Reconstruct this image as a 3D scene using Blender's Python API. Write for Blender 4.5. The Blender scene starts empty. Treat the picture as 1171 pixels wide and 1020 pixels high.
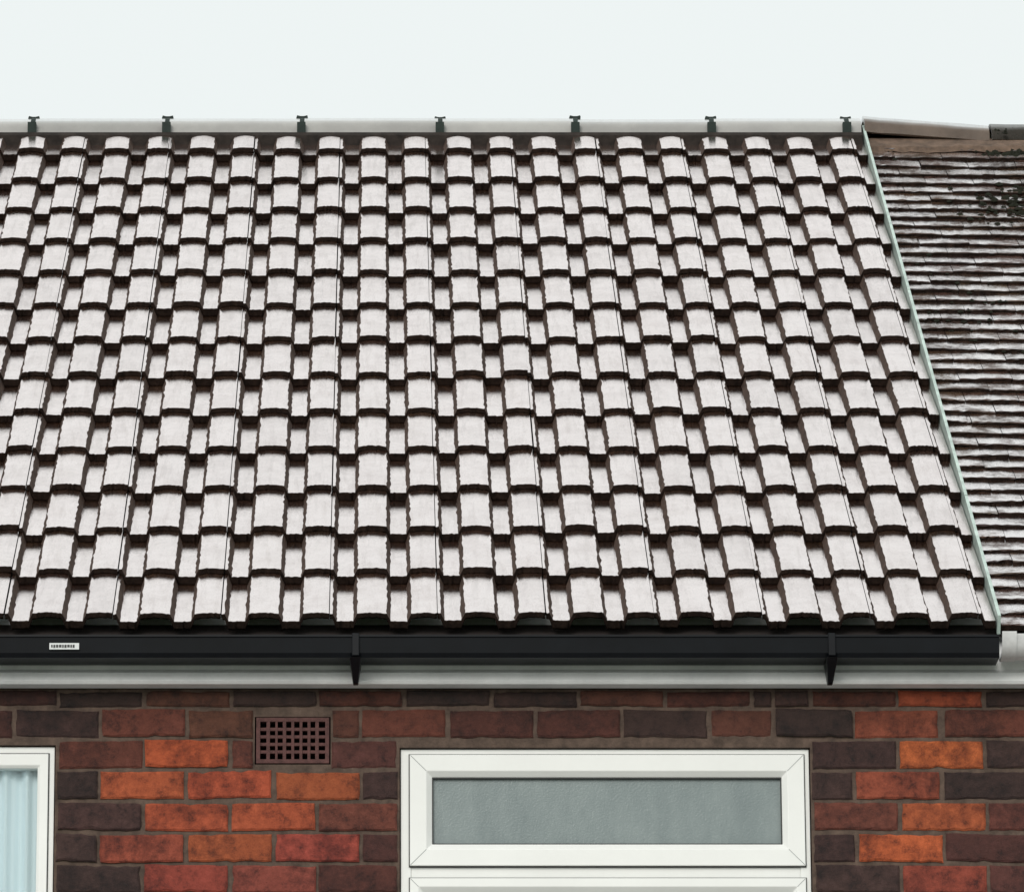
import bpy, math, random
from mathutils import Vector, noise
random.seed(7)
scn = bpy.context.scene
D = bpy.data

# ---------------------------------------------------------------- helpers
class MB:
    def __init__(s): s.v=[]; s.f=[]; s.c=[]; s.m=[]
    def vert(s,p): s.v.append(tuple(p)); return len(s.v)-1
    def face(s,idx,col=(1,1,1),m=0): s.f.append(tuple(idx)); s.c.append(col); s.m.append(m)
    def quad(s,a,b,c,d,col=(1,1,1),m=0):
        i=len(s.v); s.v+= [tuple(a),tuple(b),tuple(c),tuple(d)]; s.face((i,i+1,i+2,i+3),col,m)
    def box(s,x0,x1,y0,y1,z0,z1,col=(1,1,1),m=0):
        i=len(s.v)
        s.v+=[(x0,y0,z0),(x1,y0,z0),(x1,y1,z0),(x0,y1,z0),(x0,y0,z1),(x1,y0,z1),(x1,y1,z1),(x0,y1,z1)]
        for f in ((0,3,2,1),(4,5,6,7),(0,1,5,4),(1,2,6,5),(2,3,7,6),(3,0,4,7)):
            s.face([i+k for k in f],col,m)
    def extrude_x(s,prof,x0,x1,col=(1,1,1),m=0,cap=True):
        """prof: closed list of (y,z)"""
        i=len(s.v); n=len(prof)
        s.v+=[(x0,y,z) for y,z in prof]+[(x1,y,z) for y,z in prof]
        for k in range(n):
            s.face((i+k,i+(k+1)%n,i+n+(k+1)%n,i+n+k),col,m)
        if cap:
            s.face([i+k for k in range(n)][::-1],col,m); s.face([i+n+k for k in range(n)],col,m)
    def obj(s,name,mats,parent=None,smooth=False,bevel=0):
        me=D.meshes.new(name); me.from_pydata(s.v,[],s.f); me.update()
        at=me.color_attributes.new("Col",'FLOAT_COLOR','CORNER')
        vals=[]
        for p in me.polygons:
            c=s.c[p.index]
            for _ in range(p.loop_total): vals+= [c[0],c[1],c[2],1]
        at.data.foreach_set("color",vals)
        for mt in mats: me.materials.append(mt)
        me.polygons.foreach_set("material_index",s.m)
        if smooth: me.polygons.foreach_set("use_smooth",[True]*len(me.polygons))
        o=D.objects.new(name,me); scn.collection.objects.link(o)
        if parent: o.parent=parent
        if bevel:
            b=o.modifiers.new("bevel",'BEVEL'); b.width=bevel; b.segments=2; b.limit_method='ANGLE'
        return o

def empty(name):
    e=D.objects.new(name,None); scn.collection.objects.link(e); return e

def mat(name):
    m=D.materials.new(name); m.use_nodes=True
    nt=m.node_tree; nt.nodes.clear()
    out=nt.nodes.new('ShaderNodeOutputMaterial')
    return m,nt,out
def N(nt,t,**k):
    n=nt.nodes.new(t)
    for a,b in k.items():
        if a in n.inputs: n.inputs[a].default_value=b
        else: setattr(n,a,b)
    return n
def ramp(nt,src,stops):
    r=nt.nodes.new('ShaderNodeValToRGB'); el=r.color_ramp.elements
    el[0].position,el[0].color=stops[0][0],(*stops[0][1],1)
    el[1].position,el[1].color=stops[1][0],(*stops[1][1],1)
    for p,c in stops[2:]:
        e=el.new(p); e.color=(*c,1)
    nt.links.new(src,r.inputs[0]); return r
def objco(nt):
    return nt.nodes.new('ShaderNodeTexCoord').outputs['Object']
def noisen(nt,scale,detail=4,rough=.6,vec=None):
    n=N(nt,'ShaderNodeTexNoise',Scale=scale,Detail=detail,Roughness=rough)
    nt.links.new(vec or objco(nt),n.inputs['Vector']); return n
def mult(nt,a,b):
    mx=N(nt,'ShaderNodeMix',data_type='RGBA',blend_type='MULTIPLY'); mx.inputs[0].default_value=1
    nt.links.new(a,mx.inputs[6]); nt.links.new(b,mx.inputs[7]); return mx.outputs[2]

def simple(name,col,rough=.5,var=.15,nscale=8,bump=0,bscale=60,spec=.5,metal=0):
    m,nt,out=mat(name)
    p=N(nt,'ShaderNodeBsdfPrincipled',Roughness=rough,Metallic=metal)
    p.inputs['Specular IOR Level'].default_value=spec
    n=noisen(nt,nscale,6,.65)
    lo=tuple(c*(1-var) for c in col); hi=tuple(min(1,c*(1+var)) for c in col)
    r=ramp(nt,n.outputs[0],[(.3,lo),(.7,hi)])
    nt.links.new(r.outputs[0],p.inputs['Base Color'])
    if bump:
        b=N(nt,'ShaderNodeBump',Strength=bump,Distance=.004)
        n2=noisen(nt,bscale,4)
        nt.links.new(n2.outputs[0],b.inputs['Height']); nt.links.new(b.outputs[0],p.inputs['Normal'])
    nt.links.new(p.outputs[0],out.inputs[0])
    return m

def wet_tile(name,lo,hi,rough,strength,tint,grain=220,bumps=.35,moss=False,dist=.0008,speck=.08,streak=.90):
    """dark concrete / clay with a rain film: reflectance climbs steeply towards grazing angles"""
    m,nt,out=mat(name)
    co=objco(nt)
    n=noisen(nt,5,8,.7,co); n2=noisen(nt,grain,3,.7,co)
    r=ramp(nt,n.outputs[0],[(.3,lo),(.7,hi)])
    at=N(nt,'ShaderNodeVertexColor',layer_name="Col")
    base=mult(nt,r.outputs[0],at.outputs[0])
    b=N(nt,'ShaderNodeBump',Strength=bumps,Distance=dist)
    nt.links.new(n2.outputs[0],b.inputs['Height'])
    d=N(nt,'ShaderNodeBsdfDiffuse',Roughness=.7); nt.links.new(base,d.inputs['Color'])
    nt.links.new(b.outputs[0],d.inputs['Normal'])
    g=N(nt,'ShaderNodeBsdfGlossy',Roughness=rough); g.inputs['Color'].default_value=(*tint,1)
    nt.links.new(b.outputs[0],g.inputs['Normal'])
    lw=N(nt,'ShaderNodeLayerWeight',Blend=.5)
    fr=ramp(nt,lw.outputs['Facing'],[(0,(.03,)*3),(.35,(.07,)*3),(.52,(.35,)*3),(.66,(.97,)*3),(.9,(1,)*3)])
    w=noisen(nt,9,6,.7,co)
    wr=ramp(nt,w.outputs[0],[(.3,(.87*strength,)*3),(.58,(strength,)*3)] if not moss else [(.38,(.22*strength,)*3),(.55,(strength,)*3)])
    sp=noisen(nt,300,2,.6,co)
    sr=ramp(nt,sp.outputs[0],[(.33,(1-speck*1.6,)*3),(.50,(1,)*3)])
    # faint run-off streaks down the slope
    mp=N(nt,'ShaderNodeMapping'); mp.inputs['Scale'].default_value=(45,6,6); nt.links.new(co,mp.inputs[0])
    stn=noisen(nt,1,4,.6,mp.outputs[0])
    str_=ramp(nt,stn.outputs[0],[(.32,(streak,)*3),(.52,(1,)*3)])
    tr=ramp(nt,at.outputs[0],[(.35,(.88,)*3),(.75,(1,)*3)])
    f2=mult(nt,fr.outputs[0],wr.outputs[0]); f3=mult(nt,f2,sr.outputs[0]); f4=mult(nt,f3,str_.outputs[0]); f5=mult(nt,f4,tr.outputs[0])
    ms=nt.nodes.new('ShaderNodeMixShader')
    nt.links.new(f5,ms.inputs[0]); nt.links.new(d.outputs[0],ms.inputs[1]); nt.links.new(g.outputs[0],ms.inputs[2])
    nt.links.new(ms.outputs[0],out.inputs[0])
    return m

# ---------------------------------------------------------------- materials
M_tile=wet_tile("wet_concrete_tile",(.065,.032,.019),(.125,.070,.045),.12,1.0,(1.0,.915,.905))
M_tedge=simple("dark_tile_edge",(.020,.012,.009),.9,.6,40,.8,150,spec=.15)  # front and side faces coloured darker than the tile tops
M_tflank=simple("dull_tile_flank",(.070,.043,.032),.75,.5,40,.8,180,spec=.3)  # roll flanks given a duller, darker brown than the tile tops
M_plain=wet_tile("wet_old_clay_tile",(.034,.020,.014),(.090,.055,.040),.13,1.0,(.98,.93,.93),grain=110,bumps=.7,moss=True)
M_ridge=wet_tile("wet_ridge_tile",(.38,.37,.36),(.50,.49,.47),.30,.85,(.97,.97,.97))
M_ridge_old=wet_tile("old_ridge_tile",(.10,.07,.052),(.20,.145,.11),.3,.9,(.93,.93,.93),bumps=.8)
M_black=simple("black_upvc",(.004,.005,.007),.35,.3,spec=.18)
M_clip=simple("ridge_clip_plastic",(.016,.026,.022),.6,.3,30,spec=.2)
M_roll=simple("dry_ridge_roll_dark",(.026,.020,.017),.8,.5,25,.5,60,spec=.2)
M_white=simple("white_upvc",(.88,.885,.86),.3,.03,5)
M_fascia=simple("white_fascia_board",(.86,.87,.87),.35,.16,6)
M_gutter_old=simple("weathered_white_gutter",(.66,.66,.66),.45,.25,12)
M_strip=simple("bonding_strip",(.46,.56,.51),.4,.3,20)
M_seal=simple("window_gasket",(.03,.03,.03),.5,.1)
M_mortar=simple("mortar",(.100,.068,.052),.95,.5,24,.6,120)
M_edge=simple("mortar_bed",(.13,.085,.06),.95,.5,22,.8,80)
M_air=simple("air_brick_clay",(.10,.042,.038),.85,.35,60,.6,150)
M_dark=simple("dark_void",(.006,.006,.006),.9,.1)
M_felt=simple("roof_underlay",(.03,.022,.02),.9,.2)
M_label=simple("label_white",(.7,.72,.72),.5,.05)
M_moss=simple("moss",(.018,.019,.013),1,.5,50,1,90,spec=.1)
M_door=simple("painted_door",(.03,.08,.06),.35,.1)

m,nt,out=mat("brick_faces")
at=N(nt,'ShaderNodeVertexColor',layer_name="Col")
co=objco(nt)
n=noisen(nt,24,9,.8,co)
r=ramp(nt,n.outputs[0],[(.33,(.30,.27,.29)),(.455,(.84,.80,.80)),(.56,(1.02,1.02,1.02)),(.74,(1.4,1.5,1.7))])
c1=mult(nt,at.outputs[0],r.outputs[0])
n3=noisen(nt,6,7,.75,co)
r3=ramp(nt,n3.outputs[0],[(.37,(.56,.53,.55)),(.55,(1.06,1.06,1.06))])
c2=mult(nt,c1,r3.outputs[0])
# shade under the eaves painted into the colour of the top courses
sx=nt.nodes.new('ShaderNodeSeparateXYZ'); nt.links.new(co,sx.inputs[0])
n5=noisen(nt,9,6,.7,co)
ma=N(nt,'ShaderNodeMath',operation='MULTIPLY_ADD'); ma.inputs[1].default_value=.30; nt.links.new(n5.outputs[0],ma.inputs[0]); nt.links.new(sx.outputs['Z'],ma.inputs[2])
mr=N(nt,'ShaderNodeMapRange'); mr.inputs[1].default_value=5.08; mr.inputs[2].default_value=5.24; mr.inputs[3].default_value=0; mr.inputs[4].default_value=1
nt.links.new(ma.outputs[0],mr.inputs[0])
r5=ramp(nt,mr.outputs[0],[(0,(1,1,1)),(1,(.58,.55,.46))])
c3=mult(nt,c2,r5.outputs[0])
p=N(nt,'ShaderNodeBsdfPrincipled',Roughness=.75)
nt.links.new(c3,p.inputs['Base Color'])
b=N(nt,'ShaderNodeBump',Strength=1,Distance=.006); n4=noisen(nt,90,6,.8,co)
nt.links.new(n4.outputs[0],b.inputs['Height']); nt.links.new(b.outputs[0],p.inputs['Normal'])
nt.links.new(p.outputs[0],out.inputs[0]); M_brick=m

# obscure / blind-backed glazing
m,nt,out=mat("frosted_glazing")
co=objco(nt)
mp=N(nt,'ShaderNodeMapping'); mp.inputs['Scale'].default_value=(4,1,1.4); nt.links.new(co,mp.inputs[0])
n=noisen(nt,3,8,.75,mp.outputs[0]); n2=noisen(nt,160,3,.6,co)
r=ramp(nt,n.outputs[0],[(.28,(.175,.215,.218)),(.72,(.26,.305,.303))])
p=N(nt,'ShaderNodeBsdfPrincipled',Roughness=.25)
b=N(nt,'ShaderNodeBump',Strength=.7,Distance=.001); nt.links.new(n2.outputs[0],b.inputs['Height'])
nt.links.new(b.outputs[0],p.inputs['Normal'])
nt.links.new(r.outputs[0],p.inputs['Base Color']); nt.links.new(p.outputs[0],out.inputs[0]); M_frost=m

m,nt,out=mat("clear_glass")
t=N(nt,'ShaderNodeBsdfTransparent'); t.inputs[0].default_value=(.93,.97,.97,1)
g=N(nt,'ShaderNodeBsdfGlossy',Roughness=.02); fr=N(nt,'ShaderNodeFresnel',IOR=1.5)
ms=nt.nodes.new('ShaderNodeMixShader')
nt.links.new(fr.outputs[0],ms.inputs[0]); nt.links.new(t.outputs[0],ms.inputs[1]); nt.links.new(g.outputs[0],ms.inputs[2])
nt.links.new(ms.outputs[0],out.inputs[0]); M_glass=m

m,nt,out=mat("net_curtain_fabric")
p=N(nt,'ShaderNodeBsdfPrincipled',Roughness=.9); p.inputs['Base Color'].default_value=(.80,.90,.94,1)
nt.links.new(p.outputs[0],out.inputs[0]); M_curtain=m

M_grass=simple("lawn_grass",(.05,.075,.03),1,.4,3,.5,60)
M_paving=simple("pale_bounce_paving",(.30,.29,.28),.5,.25,2,.3,40)

# ---------------------------------------------------------------- roof frame
PITCH=math.radians(34.6)
EY,EZ=15.632,5.262
ct,st=math.cos(PITCH),math.sin(PITCH)
GAUGE=.345; ROWS=14; L=GAUGE*ROWS
def P(x,s,h): return (x,EY+s*ct-h*st,EZ+s*st+h*ct)
RY,RZ=EY+L*ct,EZ+L*st
VERGE=1.710; XL=-5.6; XR=5.6
WALL=15.75
house=empty("brick_house"); house2=empty("brick_house.001")

# ---------------------------------------------------------------- interlocking tiles
RA,RB=.0410,.0520
def prof(x,c):
    """height of a double-roll tile at x, c = a roll centre"""
    d=(x-c+.075)%.15-.075; a=abs(d)
    if a<=RA: return .035-.005*(a/RA)**2
    if a<RB: return .030*(1-(a-RA)/(RB-RA))
    return 0.0
C0=.129
def samples(x0):
    pts={round(x0,5),round(x0+.2975,5)}
    for k in range(-1,4):
        c=C0+math.floor((x0-C0)/.15)*.15+k*.15
        for d in (-.070,-.064,-.058,-RB,-RA,-.036,-.030,-.024,-.018,-.012,-.006,0,.006,.012,.018,.024,.030,.036,RA,RB,.058,.064,.070,.075):
            x=c+d
            if x0<x<x0+.2975: pts.add(round(x,5))
    return sorted(pts)
def isflank(xa,xb):
    d=((xa+xb)/2-C0+.075)%.15-.075; return RA<abs(d)<RB
mb=MB()
seam0=C0+.033
ntl=int((seam0-XL)/.3)
NS=18
for r_ in range(ROWS):
    x0=seam0-ntl*.3
    while x0<VERGE-.02:
        x1=min(x0+.2975,VERGE)
        xs=[x for x in samples(x0) if x<=x1]
        if xs[-1]<x1-1e-4: xs.append(x1)
        dz=random.gauss(0,.0013); ds=random.gauss(0,.0030); sk=random.gauss(0,.007); dx=random.gauss(0,.0007)
        tone=random.uniform(.6,1.3); col=(tone,tone*random.uniform(.92,1.04),tone*random.uniform(.9,1.05))
        s0=r_*GAUGE; s1=s0+GAUGE+.05
        rows=[]
        jit=[random.gauss(0,.0017) for _ in xs]
        for kind in range(4):
            line=[]
            for k,x in enumerate(xs):
                pr=prof(x,C0); rel=(x-x0)
                stp=-.0015 if rel<.004 else 0
                sag=ds+sk*(rel-.15)+jit[k]
                lift=.0245-.009*(pr/.034)
                if kind==0: q=(x+dx,s0+sag+.006,pr-.003)
                elif kind==1: q=(x+dx,s0+sag,pr+lift*.2-.001)
                elif kind==2: q=(x+dx,s0+sag,pr+lift-.002+dz+stp)
                elif kind==3: q=(x+dx,s0+sag+.0025,pr+lift+dz+stp)
                line.append(mb.vert(P(*q)))
            rows.append(line)
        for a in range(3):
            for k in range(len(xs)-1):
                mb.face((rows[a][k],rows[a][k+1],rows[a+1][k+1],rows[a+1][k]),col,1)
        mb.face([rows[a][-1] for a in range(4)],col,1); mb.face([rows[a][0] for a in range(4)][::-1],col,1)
        # weathering surface, own vertices, slightly ragged arrises along the rolls
        prev=None
        for q in range(NS+1):
            f=q/NS; line=[]
            for k,x in enumerate(xs):
                pr=prof(x,C0); rel=x-x0
                stp=-.0015 if rel<.004 else 0
                sag=ds+sk*(rel-.15)+jit[k]*(1-f)
                lift=.0245-.009*(pr/.034)
                d=(x-C0+.075)%.15-.075; a=abs(d)
                jx=0
                if (abs(a-RA)<1e-4 or abs(a-RB)<1e-4) and 0<q: jx=random.gauss(0,.0012)
                if k in (0,len(xs)-1): jx=0
                s=s0+sag+.0025 + (s1-(s0+sag+.0025))*f
                h=pr+lift*(1-(s-s0)/GAUGE)+dz*(1-f*.7)+stp+random.gauss(0,.00010)-(.001 if q==NS else 0)
                if q==0: h=pr+lift+dz+stp
                line.append(mb.vert(P(x+dx+jx,s,h)))
            if prev:
                for k in range(len(xs)-1):
                    mb.face((prev[k],prev[k+1],line[k+1],line[k]),col,2 if isflank(xs[k],xs[k+1]) else 0)
            prev=line
        x0+=.3
o=mb.obj("roof_tiles",[M_tile,M_tedge,M_tflank],house,smooth=True)
def sharp(o,deg):
    try: o.data.set_sharp_from_angle(angle=math.radians(deg))
    except Exception as e: print(e)
sharp(o,35)

# underlay, back slopes, gables
mb=MB()
mb.quad(P(XL,0,-.022),P(XR,0,-.022),P(XR,L,-.022),P(XL,L,-.022))
mb.obj("roof_deck",[M_felt],house)
mb=MB()
nr=14
for r_ in range(nr):   # stepped back slope courses
    s0=r_*GAUGE; s1=s0+GAUGE+.02
    f=lambda x,s,h:(x,2*RY-(EY+s*ct-h*st),EZ+s*st+h*ct)
    mb.quad(f(XR,s0,.03),f(XL,s0,.03),f(XL,s1,.004),f(XR,s1,.004))
    mb.quad(f(XR,s0,0),f(XL,s0,0),f(XL,s0,.03),f(XR,s0,.03))
mb.obj("rear_roof_slope",[M_tile],house)

# ---------------------------------------------------------------- main ridge
def ridge_profile(w,hgt,thick,yb,zb,n=12):
    outer=[];inner=[]
    for k in range(n+1):
        a=math.pi*k/n
        outer.append((yb-w*math.cos(a),zb+hgt*math.sin(a)**.85))
        inner.append((yb-(w-thick)*math.cos(a),zb-.002+(hgt-thick)*math.sin(a)**.85))
    return outer+inner[::-1]
mb=MB(); joints=[1.660-.482*k for k in range(0,16)]
rb=RZ-.040
edges=[VERGE-.002]+joints
for k in range(len(edges)-1):
    xr,xl=edges[k],edges[k+1]
    if xl<XL: xl=XL
    if xr-xl<.02: continue
    dz=random.gauss(0,.0015)
    tone=random.uniform(.9,1.1)
    mb.extrude_x(ridge_profile(.124,.086,.018,RY,rb+dz),xl+.002,xr-.002,(tone,)*3)
o=mb.obj("ridge_tiles",[M_ridge],house,smooth=True); sharp(o,40)
mb=MB()
mb.extrude_x([(RY-.150,RZ-.122),(RY-.164,RZ-.112),(RY-.166,RZ-.060),(RY-.150,RZ-.044),(RY-.118,RZ-.036),(RY+.118,RZ-.036),(RY+.150,RZ-.110)],XL,VERGE-.004)
mb.obj("dry_ridge_roll",[M_roll],house)
# ridge clips (union straps)
mb=MB()
for j,x in enumerate(joints):
    if x<XL+.1: continue
    w=.008; x+=random.gauss(0,.003)
    pr=ridge_profile(.129,.090,.007,RY,rb-.002)
    mb.extrude_x(pr,x-w,x+w)
    zt=rb+.078+random.uniform(-.002,.002)
    i=len(mb.v)
    for y0 in (RY-.06,RY-.01):
        mb.v+=[(x-.010,y0,zt-.022),(x+.010,y0,zt-.022),(x+.020,y0,zt+.003),(x+.018,y0,zt+.009),(x+.006,y0,zt+.006),(x-.006,y0,zt+.006),(x-.018,y0,zt+.009),(x-.021,y0,zt+.001)]
    mb.face([i+k for k in range(8)]); mb.face([i+8+k for k in range(8)][::-1])
    for k in range(8): mb.face((i+k,i+(k+1)%8,i+8+(k+1)%8,i+8+k))
    mb.box(x-.017,x+.013,RY-.146,RY-.118,rb-.014,rb+.036)
mb.obj("ridge_clips",[M_clip],house)

# ---------------------------------------------------------------- bonding strip at the party line
mb=MB()
def strip(xa,xb,h0,h1,s0,s1):
    a=[P(xa,s0,h0),P(xb,s0,h0),P(xb,s0,h1),P(xa,s0,h1)]; b=[P(xa,s1,h0),P(xb,s1,h0),P(xb,s1,h1),P(xa,s1,h1)]
    i=len(mb.v); mb.v+=a+b
    for f in ((0,1,2,3),(7,6,5,4),(0,4,5,1),(1,5,6,2),(2,6,7,3),(3,7,4,0)): mb.face([i+k for k in f])
for k in range(5):
    s0=-.01+k*.97; strip(VERGE+.003,VERGE+.012,-.01,.046+.001*(k%2),s0,min(s0+.968,L-.05))
mb.obj("bonding_strip",[M_strip],house)

# ---------------------------------------------------------------- fascia, gutter
mb=MB()
mb.extrude_x([(15.70,5.163),(15.688,5.152),(15.684,5.128),(15.690,5.120),(15.745,5.120),(15.745,5.33),(15.70,5.27)],XL,XR)
mb.obj("fascia_board",[M_fascia],house,bevel=.001)
def gutter_prof(y0,y1,zt,zb):
    return [(y0+.008,zb),(y0,zb+.012),(y0-.004,zt-.008),(y0-.008,zt-.006),(y0-.008,zt),(y0+.002,zt),(y0+.004,zb+.014),(y0+.012,zb+.004),(y1-.006,zb+.004),(y1-.003,zt),(y1,zt),(y1,zb)]
mb=MB(); mb.extrude_x(gutter_prof(15.582,15.684,5.234,5.172),XL,VERGE+.003)
mb.obj("black_gutter",[M_black],house)
mb=MB()
for x in (-.066,1.250,-1.382,-2.698,-4.01):
    mb.box(x-.010,x+.010,15.570,15.581,5.174,5.238)
    i=len(mb.v)
    mb.v+=[(x-.016,15.570,5.171),(x+.016,15.570,5.171),(x+.016,15.682,5.171),(x-.016,15.682,5.171),
           (x-.007,15.655,5.114),(x+.007,15.655,5.114),(x+.007,15.682,5.114),(x-.007,15.682,5.114)]
    for f in ((0,1,2,3),(4,7,6,5),(0,4,5,1),(1,5,6,2),(2,6,7,3),(3,7,4,0)): mb.face([i+k for k in f])
mb.obj("gutter_brackets",[M_black],house,bevel=.002)
mb=MB(); mb.box(-.912,-.830,15.5735,15.5755,5.192,5.210)
mb.obj("gutter_label",[M_label],house)
mb=MB()
x=-.907
for k in range(9):
    w=random.uniform(.004,.007); mb.box(x,x+w,15.5725,15.5733,5.196+random.uniform(0,.002),5.205); x+=w+.002
mb.obj("gutter_label_marks",[M_seal],house)

# neighbour gutter
mb=MB()
pr=[]
for k in range(13):
    a=math.pi*k/12; pr.append((15.625-.060*math.cos(a),5.235-.062*math.sin(a)))
for k in range(13):
    a=math.pi*(12-k)/12; pr.append((15.625-.054*math.cos(a),5.235-.056*math.sin(a)))
mb.extrude_x(pr,VERGE+.012,XR)
for x in (VERGE+.03,VERGE+.95,VERGE+1.9):
    pr2=[]
    for k in range(13):
        a=math.pi*k/12; pr2.append((15.625-.067*math.cos(a),5.240-.070*math.sin(a)))
    for k in range(13):
        a=math.pi*(12-k)/12; pr2.append((15.625-.0605*math.cos(a),5.240-.0625*math.sin(a)))
    mb.extrude_x(pr2,x-.02,x+.02)
o=mb.obj("old_gutter",[M_gutter_old],house2,smooth=True); sharp(o,40)

# ---------------------------------------------------------------- neighbour plain tiles
mb=MB(); g=.1; nrow=int(L/g); tw=.166
for r_ in range(nrow+1):
    s0=r_*g+.005
    x=VERGE+.016-(tw/2 if r_%2 else 0)
    while x<XR:
        xa=max(x,VERGE+.016); xb=x+tw-.002
        if xb-xa>.02:
            dz=random.gauss(0,.0010); ds=random.gauss(0,.003); tl=random.gauss(0,.0015)
            tone=random.uniform(.55,1.4); col=(tone,tone*random.uniform(.85,1.05),tone*random.uniform(.8,1.05))
            n=10; rowsv=[]
            for kind in range(4):
                ln=[]
                for q in range(n+1):
                    t=q/n; xx=xa+(xb-xa)*t; cam=.0010*(1-(2*t-1)**2)
                    def wob(s): return .006*noise.noise(Vector((xx*1.1,s*1.2,0)))-.006*math.sin(min(1,(xx-VERGE)/.8)*math.pi*.5)
                    ds2=.010*noise.noise(Vector((xx*1.6,s0*2,9)))+random.gauss(0,.0015)
                    ll=tl*(2*t-1)+random.gauss(0,.0006)
                    if kind==0: h=-.006; s=s0+ds+ds2+.003
                    elif kind==1: h=.0095+dz+cam+ll; s=s0+ds+ds2
                    elif kind==2: h=.0115+dz+cam+ll; s=s0+ds+ds2+.003
                    else: h=.000+cam*.5; s=s0+g+.022
                    if s>L-.02: s=L-.02
                    h+=wob(s)
                    ln.append(mb.vert(P(xx,s,h)))
                rowsv.append(ln)
            for a in range(3):
                for q in range(n): mb.face((rowsv[a][q],rowsv[a][q+1],rowsv[a+1][q+1],rowsv[a+1][q]),col,1 if a==0 else 0)
            mb.face([rowsv[a][-1] for a in range(4)],col,1); mb.face([rowsv[a][0] for a in range(4)][::-1],col,1)
        x+=tw
mb.obj("old_roof_tiles",[M_plain,M_tedge],house2)
# old ridge, settling towards the right
mb=MB(); x=VERGE+.004; k=0
while x<XR-.3:
    xe=x+.45
    if k==0: d0,d1=.008,-.026
    else: d0=d1=-.022
    pr=ridge_profile(.122,.086,.016,RY,0)
    n=len(pr); jit=random.gauss(0,.003); segs=8; prev=None
    for sg in range(segs+1):      # worn, slightly uneven old ridge tile
        t=sg/segs; xx=x+.004+(.442)*t; dd=d0+(d1-d0)*t
        cur=[mb.vert((xx,y+jit*(1-2*t)+random.gauss(0,.0008),rb+z+dd+random.gauss(0,.0010))) for y,z in pr]
        if prev:
            for q in range(n): mb.face((prev[q],prev[(q+1)%n],cur[(q+1)%n],cur[q]),(1,1,1),0 if k==0 else 1)
        else: mb.face(cur[::-1],(1,1,1),0 if k==0 else 1)
        prev=cur
    mb.face(prev,(1,1,1),0 if k==0 else 1)
    x=xe; k+=1
M_ridge_dark=wet_tile("mossy_ridge_tile",(.02,.018,.014),(.05,.04,.03),.5,.45,(.8,.8,.8),bumps=1,dist=.004,grain=90)
o=mb.obj("old_ridge_tiles",[M_ridge_old,M_ridge_dark],house2,smooth=True); sharp(o,40)
mb=MB(); n=120
prev=None
for q in range(n+1):   # rough mortar bedding
    x=VERGE+.01+(XR-VERGE-.3)*q/n
    w=.200+.035*noise.noise(Vector((x*6,0,0)))+random.gauss(0,.004)
    cur=[mb.vert((x,RY-w,RZ-w*st/ct+.006)),mb.vert((x,RY-w+.012,RZ-w*st/ct+.030)),mb.vert((x,RY-.10,RZ-.050)),mb.vert((x,RY+.14,RZ-.07))]
    if prev:
        for a in range(3): mb.face((prev[a],cur[a],cur[a+1],prev[a+1]))
    prev=cur
mb.obj("ridge_mortar_bed",[M_edge],house2)
# moss clumps
mb=MB()
def clump(x,s,r,lift=0):
    i=len(mb.v); n=7
    for ring,(rr,hh) in enumerate(((1,.0),(.75,.6),(.3,.95))):
        for k in range(n):
            a=2*math.pi*k/n+ring*.4; q=r*rr*random.uniform(.75,1.2)
            mb.v.append(P(x+q*math.cos(a),min(L-.02,s+q*math.sin(a)),.004+hh*r*.45+lift))
    mb.v.append(P(x,s,.006+r*.5+lift))
    for ring in range(2):
        for k in range(n):
            mb.face((i+ring*n+k,i+ring*n+(k+1)%n,i+(ring+1)*n+(k+1)%n,i+(ring+1)*n+k))
    for k in range(n): mb.face((i+2*n+k,i+2*n+(k+1)%n,i+3*n))
for _ in range(2000):
    x=random.uniform(VERGE+.05,XR-.2); s=random.uniform(.1,L-.05)
    dens=noise.noise(Vector((x*1.7+4.2,s*1.1,2)))+.28*(s/L)
    if dens>.33: clump(x,round(s/.1)*.1+random.uniform(-.014,.012),random.uniform(.004,.012))
for _ in range(420):
    clump(random.gauss(2.33,.14),random.gauss(3.98,.12),random.uniform(.004,.016))
for _ in range(300):
    clump(random.uniform(2.10,2.6),L-random.uniform(.04,.30),random.uniform(.005,.017))
for _ in range(40):   # moss creeping over the old ridge
    clump(random.uniform(2.16,2.7),L-random.uniform(.08,.16),random.uniform(.005,.011),.040)
mb.obj("roof_moss",[M_moss],house2,smooth=True)

# ---------------------------------------------------------------- walls
COURSE=.0879; BL=.242; J=.009; ZJ=5.064
openings=[(.056,1.197,3.75,4.953),(-2.25,-.9005,3.75,4.960),(2.85,4.3,3.75,4.955),
          (-.15,1.45,1.0,2.25),(-2.6,-1.6,0.0,2.15),(2.6,4.4,.9,2.25)]
AIR=(-.347,-.136,4.905,5.040)
ORANGE=(.38,.080,.028); RED=(.32,.062,.034); BRT=(.46,.104,.029); DIM=(.22,.052,.031)
L_O=-.777; R_O=1.3204
spec=[ (0,1.442,(.26,.06,.032)),(-1,1.562,ORANGE),
 (1,-.536,BRT),(1,1.562,BRT),
 (2,-.656,ORANGE),(2,-.414,ORANGE),(2,-.172,ORANGE),(2,1.442,RED),
 (3,-.536,ORANGE),(3,-.294,ORANGE),(3,1.562,ORANGE),
 (4,-.656,RED),(4,-.414,ORANGE),(4,-.172,RED),(4,1.442,BRT),
 (5,-.536,RED),(5,-.294,DIM),(5,1.562,RED),
 (0,-.656,(.17,.050,.03)),(0,-.414,(.15,.05,.03)),(-1,-.536,(.14,.045,.03))]
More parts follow.
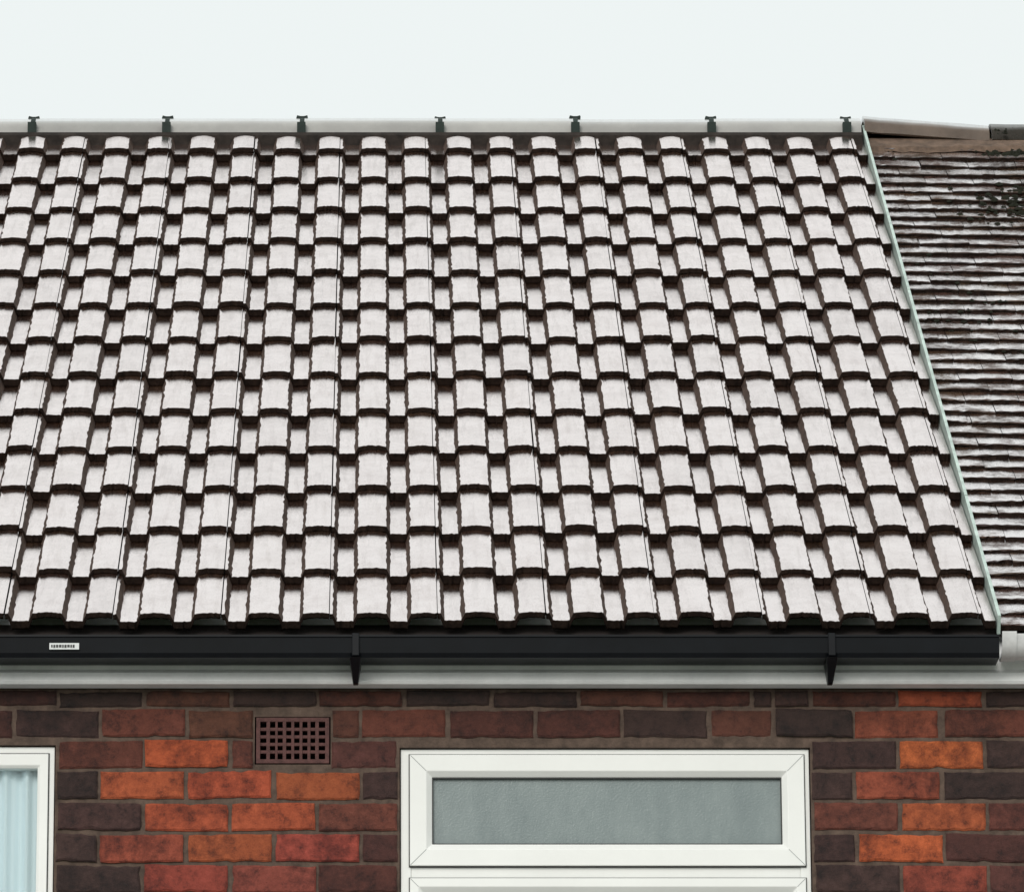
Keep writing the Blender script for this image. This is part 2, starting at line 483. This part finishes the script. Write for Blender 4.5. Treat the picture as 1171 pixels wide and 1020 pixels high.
def brick_col(c,xm):
    for cc,xx,col in spec:
        if cc==c and abs(xx-xm)<.09:
            t=random.uniform(.85,1.12); return (col[0]*t,col[1]*t*random.uniform(.85,1.15),col[2]*t)
    if c>5 and random.random()<.4:
        t=random.uniform(.7,1.1); return tuple(q*t for q in random.choice((ORANGE,RED,DIM)))
    base=random.choice(((.115,.032,.022),(.088,.027,.021),(.14,.038,.023),(.062,.027,.023),(.125,.040,.025),(.050,.024,.020)))
    t=random.uniform(.8,1.2)
    return tuple(q*t for q in base)
mbk=MB()
def brick(x0,x1,z0,z1,col):
    jx=random.gauss(0,.0016); jz=random.gauss(0,.0014); jy=random.gauss(0,.0014); rt=random.gauss(0,.0012)
    x0+=J/2+jx; x1-=J/2-jx; z0+=J/2+jz; z1-=J/2-jz
    if x1-x0<.02: return
    if z1-z0<.01: return
    yf=WALL-.006+jy; yb=WALL+.012; b=.0035
    nx=max(2,int((x1-x0)/.02)); out_=[]
    for k in range(nx): out_.append((x0+(x1-x0)*k/nx,z0-rt*(1-2*k/nx)))
    for k in range(4): out_.append((x1,z0+rt+(z1-z0)*k/4))
    for k in range(nx): out_.append((x1-(x1-x0)*k/nx,z1+rt*(1-2*k/nx)))
    for k in range(4): out_.append((x0,z1-rt-(z1-z0)*k/4))
    i=len(mbk.v); n=len(out_); cx,cz=(x0+x1)/2,(z0+z1)/2
    r1=[];r2=[]
    for (px,pz) in out_:
        e=abs(random.gauss(0,.0018)); f=b+abs(random.gauss(0,.0022))
        onx=abs(px-x0)<1e-6 or abs(px-x1)<1e-6
        onz=not onx or abs(pz-z0)<.004 or abs(pz-z1)<.004
        vx=(1 if px<cx else -1) if onx else 0; vz=(1 if pz<cz else -1) if onz else 0
        r1.append((px+vx*e,pz+vz*e)); r2.append((px+vx*(e+f),pz+vz*(e+f)))
    mbk.v+=[(a,yb,c) for a,c in r1]+[(a,yf+b,c) for a,c in r1]+[(a,yf,c) for a,c in r2]
    for a in (0,1):
        for k in range(n): mbk.face((i+a*n+k,i+a*n+(k+1)%n,i+(a+1)*n+(k+1)%n,i+(a+1)*n+k),col)
    mbk.face([i+2*n+k for k in range(n)],col)
c=-1
while True:
    zt=ZJ-c*COURSE; zb=zt-COURSE
    if zb<0.02: break
    if c==-1: zt=min(zt,5.118)
    for (xa,xb_,org) in ((XL,.60,L_O),(.60,XR,R_O)):
        if c<=0:
            lim=1.197
            if org==L_O: xb_=lim-.1
            else: xa=lim-.1
        o_=org+(BL/2 if c%2 else 0)
        k=math.floor((xa-o_)/BL)
        while o_+k*BL<xb_:
            x0=max(xa,o_+k*BL); x1=min(xb_,o_+(k+1)*BL); xmid=o_+(k+.5)*BL; k+=1
            segs=[(x0,x1)]
            for (ox0,ox1,oz0,oz1) in openings+[AIR]:
                ov=min(zt,oz1)-max(zb,oz0)
                if ov>.03:
                    ns=[]
                    for (p0,p1) in segs:
                        if p1<=ox0 or p0>=ox1: ns.append((p0,p1))
                        else:
                            if p0<ox0: ns.append((p0,ox0))
                            if p1>ox1: ns.append((ox1,p1))
                    segs=ns
            for p0,p1 in segs:
                brick(p0,p1,zb,zt,brick_col(c,xmid) if (p1-p0)>.15 else brick_col(-9,xmid))
    c+=1
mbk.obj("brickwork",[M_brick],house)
def wall_sheet(mb,x0,x1,z0,z1,ops,yf,yb):
    xs=sorted({x0,x1}|{o[0] for o in ops}|{o[1] for o in ops}); zs=sorted({z0,z1}|{o[2] for o in ops}|{o[3] for o in ops})
    for a in range(len(xs)-1):
        for b in range(len(zs)-1):
            xm=(xs[a]+xs[a+1])/2; zm=(zs[b]+zs[b+1])/2
            if any(o[0]<xm<o[1] and o[2]<zm<o[3] for o in ops): continue
            mb.quad((xs[a],yf,zs[b]),(xs[a+1],yf,zs[b]),(xs[a+1],yf,zs[b+1]),(xs[a],yf,zs[b+1]))
    for o in ops:
        ox0,ox1,oz0,oz1=o
        mb.quad((ox0,yf,oz0),(ox0,yb,oz0),(ox0,yb,oz1),(ox0,yf,oz1))
        mb.quad((ox1,yf,oz0),(ox1,yf,oz1),(ox1,yb,oz1),(ox1,yb,oz0))
        mb.quad((ox0,yf,oz1),(ox0,yb,oz1),(ox1,yb,oz1),(ox1,yf,oz1))
        mb.quad((ox0,yf,oz0),(ox1,yf,oz0),(ox1,yb,oz0),(ox0,yb,oz0))
mb=MB(); wall_sheet(mb,XL,XR,0,5.119,openings+[AIR],WALL,WALL+.22)
YB=2*RY-WALL
for x in (XL+.02,XR-.02):
    mb.quad((x,WALL,0),(x,YB,0),(x,YB,5.2),(x,WALL,5.2))
    i=len(mb.v); mb.v+=[(x,WALL,5.2),(x,YB,5.2),(x,RY,RZ-.06)]; mb.face((i,i+1,i+2))
mb.quad((XL,YB,0),(XR,YB,0),(XR,YB,5.2),(XL,YB,5.2))
mb.obj("wall_mortar",[M_mortar],house)

# air brick
mb=MB()
ax0,ax1,az0,az1=AIR; ax0+=.004;ax1-=.004;az0+=.003;az1-=.003
yf,yb=WALL-.004,WALL+.04
nx,nz=8,5; bx=.011; bw=.0085
mb.box(ax0,ax0+bx,yf,yb,az0,az1); mb.box(ax1-bx,ax1,yf,yb,az0,az1)
mb.box(ax0+bx,ax1-bx,yf,yb,az0,az0+bx); mb.box(ax0+bx,ax1-bx,yf,yb,az1-bx,az1)
ix0,ix1,iz0,iz1=ax0+bx,ax1-bx,az0+bx,az1-bx
cw=(ix1-ix0)/nx; ch=(iz1-iz0)/nz
for k in range(1,nx): mb.box(ix0+k*cw-bw/2+random.gauss(0,.0006),ix0+k*cw+bw/2+random.gauss(0,.0006),yf+.001,yb,iz0,iz1)
for k in range(1,nz): mb.box(ix0,ix1,yf+.0025,yb-.002,iz0+k*ch-bw/2,iz0+k*ch+bw/2)
mb.obj("air_brick",[M_air],house)
mb=MB(); mb.quad((ax0-.004,yb+.002,az0-.003),(ax1+.004,yb+.002,az0-.003),(ax1+.004,yb+.002,az1+.003),(ax0-.004,yb+.002,az1+.003))
mb.obj("air_brick_void",[M_dark],house)

# ---------------------------------------------------------------- windows
def frame(mb,x0,x1,z0,z1,wl,wr,wb,wt,yf,yb,ch=.0):
    O=[(x0,z0),(x1,z0),(x1,z1),(x0,z1)]
    I=[(x0+wl,z0+wb),(x1-wr,z0+wb),(x1-wr,z1-wt),(x0+wl,z1-wt)]
    if ch:
        Mid=[(x0+wl-ch,z0+wb-ch),(x1-wr+ch,z0+wb-ch),(x1-wr+ch,z1-wt+ch),(x0+wl-ch,z1-wt+ch)]
        rings=[(O,yb),(O,yf),(Mid,yf),(I,yf+ch*.8),(I,yb)]
    else: rings=[(O,yb),(O,yf),(I,yf),(I,yb)]
    i=len(mb.v)
    for R,y in rings: mb.v+=[(p[0],y,p[1]) for p in R]
    for a in range(len(rings)-1):
        for k in range(4): mb.face((i+a*4+k,i+a*4+(k+1)%4,i+(a+1)*4+(k+1)%4,i+(a+1)*4+k))
def mitre_lines(mb,x0,x1,z0,z1,w,y):
    for (cx,cz,dx,dz) in ((x0,z0,1,1),(x1,z0,-1,1),(x1,z1,-1,-1),(x0,z1,1,-1)):
        t=.0006
        a=(cx+dx*.002,cz+dz*.002); b=(cx+dx*w,cz+dz*w)
        mb.quad((a[0]-t*dx,y,a[1]+t*dz),(a[0]+t*dx,y,a[1]-t*dz),(b[0]+t*dx,y,b[1]-t*dz),(b[0]-t*dx,y,b[1]+t*dz))
simple_grey=simple("mitre_grey",(.35,.37,.36),.5,.1)
def big_window(x0,x1,z0,z1,name,parent,glassmat):
    w=empty(name); w.parent=parent
    yo=WALL+.012
    mb=MB()
    frame(mb,x0+.003,x1-.003,z0+.003,z1-.003,.030,.030,.030,.026,yo,yo+.07,.004)
    zt=z1-.335
    mb.box(x0+.033,x1-.033,yo+.003,yo+.068,zt-.032,zt)
    mb.obj("outer_frame",[M_white],w,bevel=.0015)
    def sash(a,b,c,d,nm,wd):
        mb=MB(); frame(mb,a,b,c,d,wd,wd,wd,wd,yo-.012,yo+.05,.016); mb.obj(nm,[M_white],w,bevel=.0015)
        mb=MB(); frame(mb,a-.003,b+.003,c-.003,d+.003,.004,.004,.004,.004,yo-.003,yo+.01); mb.obj(nm+"_gasket",[M_seal],w)
        mb=MB(); frame(mb,a+wd-.001,b-wd+.001,c+wd-.001,d-wd+.001,.004,.004,.004,.004,yo+.0035,yo+.02)
        mb.obj(nm+"_glazing_bead",[M_seal],w)
        mb=MB(); mitre_lines(mb,a,b,c,d,wd-.016,yo-.0126); mb.obj(nm+"_mitre_joints",[simple_grey],w)
        mb=MB(); mb.quad((a+wd-.002,yo+.014,c+wd-.002),(b-wd+.002,yo+.014,c+wd-.002),(b-wd+.002,yo+.014,d-wd+.002),(a+wd-.002,yo+.014,d-wd+.002))
        mb.obj(nm+"_glass",[glassmat],w)
    sash(x0+.028,x1-.018,zt+.002,z1-.020,"fanlight",.062)
    sash(x0+.028,x1-.018,z0+.03,zt-.033,"lower_casement",.040)
    return w
big_window(.056,1.197,3.75,4.953,"bathroom_window",house,M_frost)
def net_window(x0,x1,z0,z1,name,parent,recess=.012):
    w=empty(name); w.parent=parent; yo=WALL+recess
    mb=MB(); frame(mb,x0+.003,x1-.003,z0+.003,z1-.003,.022,.022,.03,.03,yo,yo+.07,.003)
    mb.obj("outer_frame",[M_white],w,bevel=.0015)
    mb=MB(); frame(mb,x0+.020,x1-.020,z0+.028,z1-.024,.030,.030,.04,.040,yo-.008,yo+.035,.008); mb.obj("sash",[M_white],w,bevel=.0015)
    mb=MB(); frame(mb,x0+.017,x1-.017,z0+.025,z1-.021,.004,.004,.004,.004,yo-.003,yo+.01); mb.obj("sash_gasket",[M_seal],w)
    mb=MB(); mb.quad((x0+.046,yo+.014,z0+.06),(x1-.046,yo+.014,z0+.06),(x1-.046,yo+.014,z1-.06),(x0+.046,yo+.014,z1-.06)); mb.obj("glass",[M_glass],w)
    mb=MB(); n=320; prev=None
    for k in range(n+1):
        x=x0+(x1-x0)*k/n
        cur=[]
        for z in (z0,z0+(z1-z0)*.5,z1):
            y=yo+.040+.010*math.sin(x*95+1.5*math.sin(x*13)+z*.8)+.005*math.sin(x*211+z)
            cur.append(mb.vert((x,y,z)))
        if prev:
            for a in range(2): mb.face((prev[a],cur[a],cur[a+1],prev[a+1]))
        prev=cur
    mb.obj("net_curtain",[M_curtain],w,smooth=True)
net_window(-2.25,-.9005,3.75,4.960,"bedroom_window",house)
net_window(2.85,4.3,3.75,4.955,"bedroom_window",house2)
net_window(-.15,1.45,1.0,2.25,"living_room_window",house)
net_window(2.6,4.4,.9,2.25,"living_room_window",house2)
mb=MB(); frame(mb,-2.597,-1.603,0.0,2.147,.07,.07,.03,.07,WALL+.03,WALL+.10); mb.obj("door_frame",[M_white],house)
mb=MB(); mb.box(-2.53,-1.67,WALL+.05,WALL+.09,.03,2.08)
for a,b_,c_,d_ in ((-2.43,-2.14,.25,.95),(-2.06,-1.77,.25,.95),(-2.43,-2.14,1.1,1.9),(-2.06,-1.77,1.1,1.9)):
    mb.box(a,b_,WALL+.043,WALL+.052,c_,d_)
mb.obj("front_door",[M_door],house,bevel=.003)
mb=MB()
for (a,b_,c_,d_) in openings:
    if c_>.5: mb.box(a-.03,b_+.03,WALL-.05,WALL+.06,c_-.045,c_-.001)
mb.obj("window_sills",[M_white],house,bevel=.004)
mb=MB(); mb.quad((XL+.1,WALL+.25,0),(XR-.1,WALL+.25,0),(XR-.1,WALL+.25,5.1),(XL+.1,WALL+.25,5.1))
mb.obj("interior_lining",[M_felt],house)

# ---------------------------------------------------------------- ground
mb=MB(); mb.quad((-400,-400,0),(400,-400,0),(400,400,0),(-400,400,0)); mb.obj("ground",[M_grass])
mb=MB(); mb.box(-9,9,6,WALL-.01,-.05,.05); mb.obj("bounce_patio",[M_paving],bevel=.01)  # unseen paving added, made broad and pale to bounce light onto the fascia

# ---------------------------------------------------------------- world and light
w=D.worlds.new("World"); scn.world=w; w.use_nodes=True; nt=w.node_tree
bg=nt.nodes['Background']; bg.inputs[1].default_value=.1
sky=nt.nodes.new('ShaderNodeTexSky'); sky.sky_type='NISHITA'; sky.sun_disc=False
SE,SA=math.radians(27),math.radians(198)
sky.sun_elevation=SE; sky.sun_rotation=SA; sky.dust_density=5
mx=N(nt,'ShaderNodeMix',data_type='RGBA'); mx.inputs[0].default_value=.95
mx.inputs[7].default_value=(8.9,9.4,9.3,1)
nt.links.new(sky.outputs[0],mx.inputs[6]); nt.links.new(mx.outputs[2],bg.inputs[0])
sl=D.lights.new("sun",'SUN'); sl.energy=1.5; sl.angle=math.radians(25); sl.color=(1,.965,.92)
so=D.objects.new("sun",sl); scn.collection.objects.link(so)
dirv=Vector((math.sin(SA)*math.cos(SE),math.cos(SA)*math.cos(SE),math.sin(SE)))
so.rotation_euler=dirv.to_track_quat('Z','Y').to_euler(); so.location=(0,0,30)

# ---------------------------------------------------------------- camera
cam=D.cameras.new("camera"); co_=D.objects.new("camera",cam); scn.collection.objects.link(co_)
co_.location=(0,0,1.6); co_.rotation_euler=(math.radians(105),0,0)
cam.sensor_width=36; cam.lens=203.3; cam.shift_x=.1294; cam.clip_end=2000
scn.camera=co_
scn.view_settings.view_transform='Standard'; scn.view_settings.look='None'; scn.view_settings.exposure=0
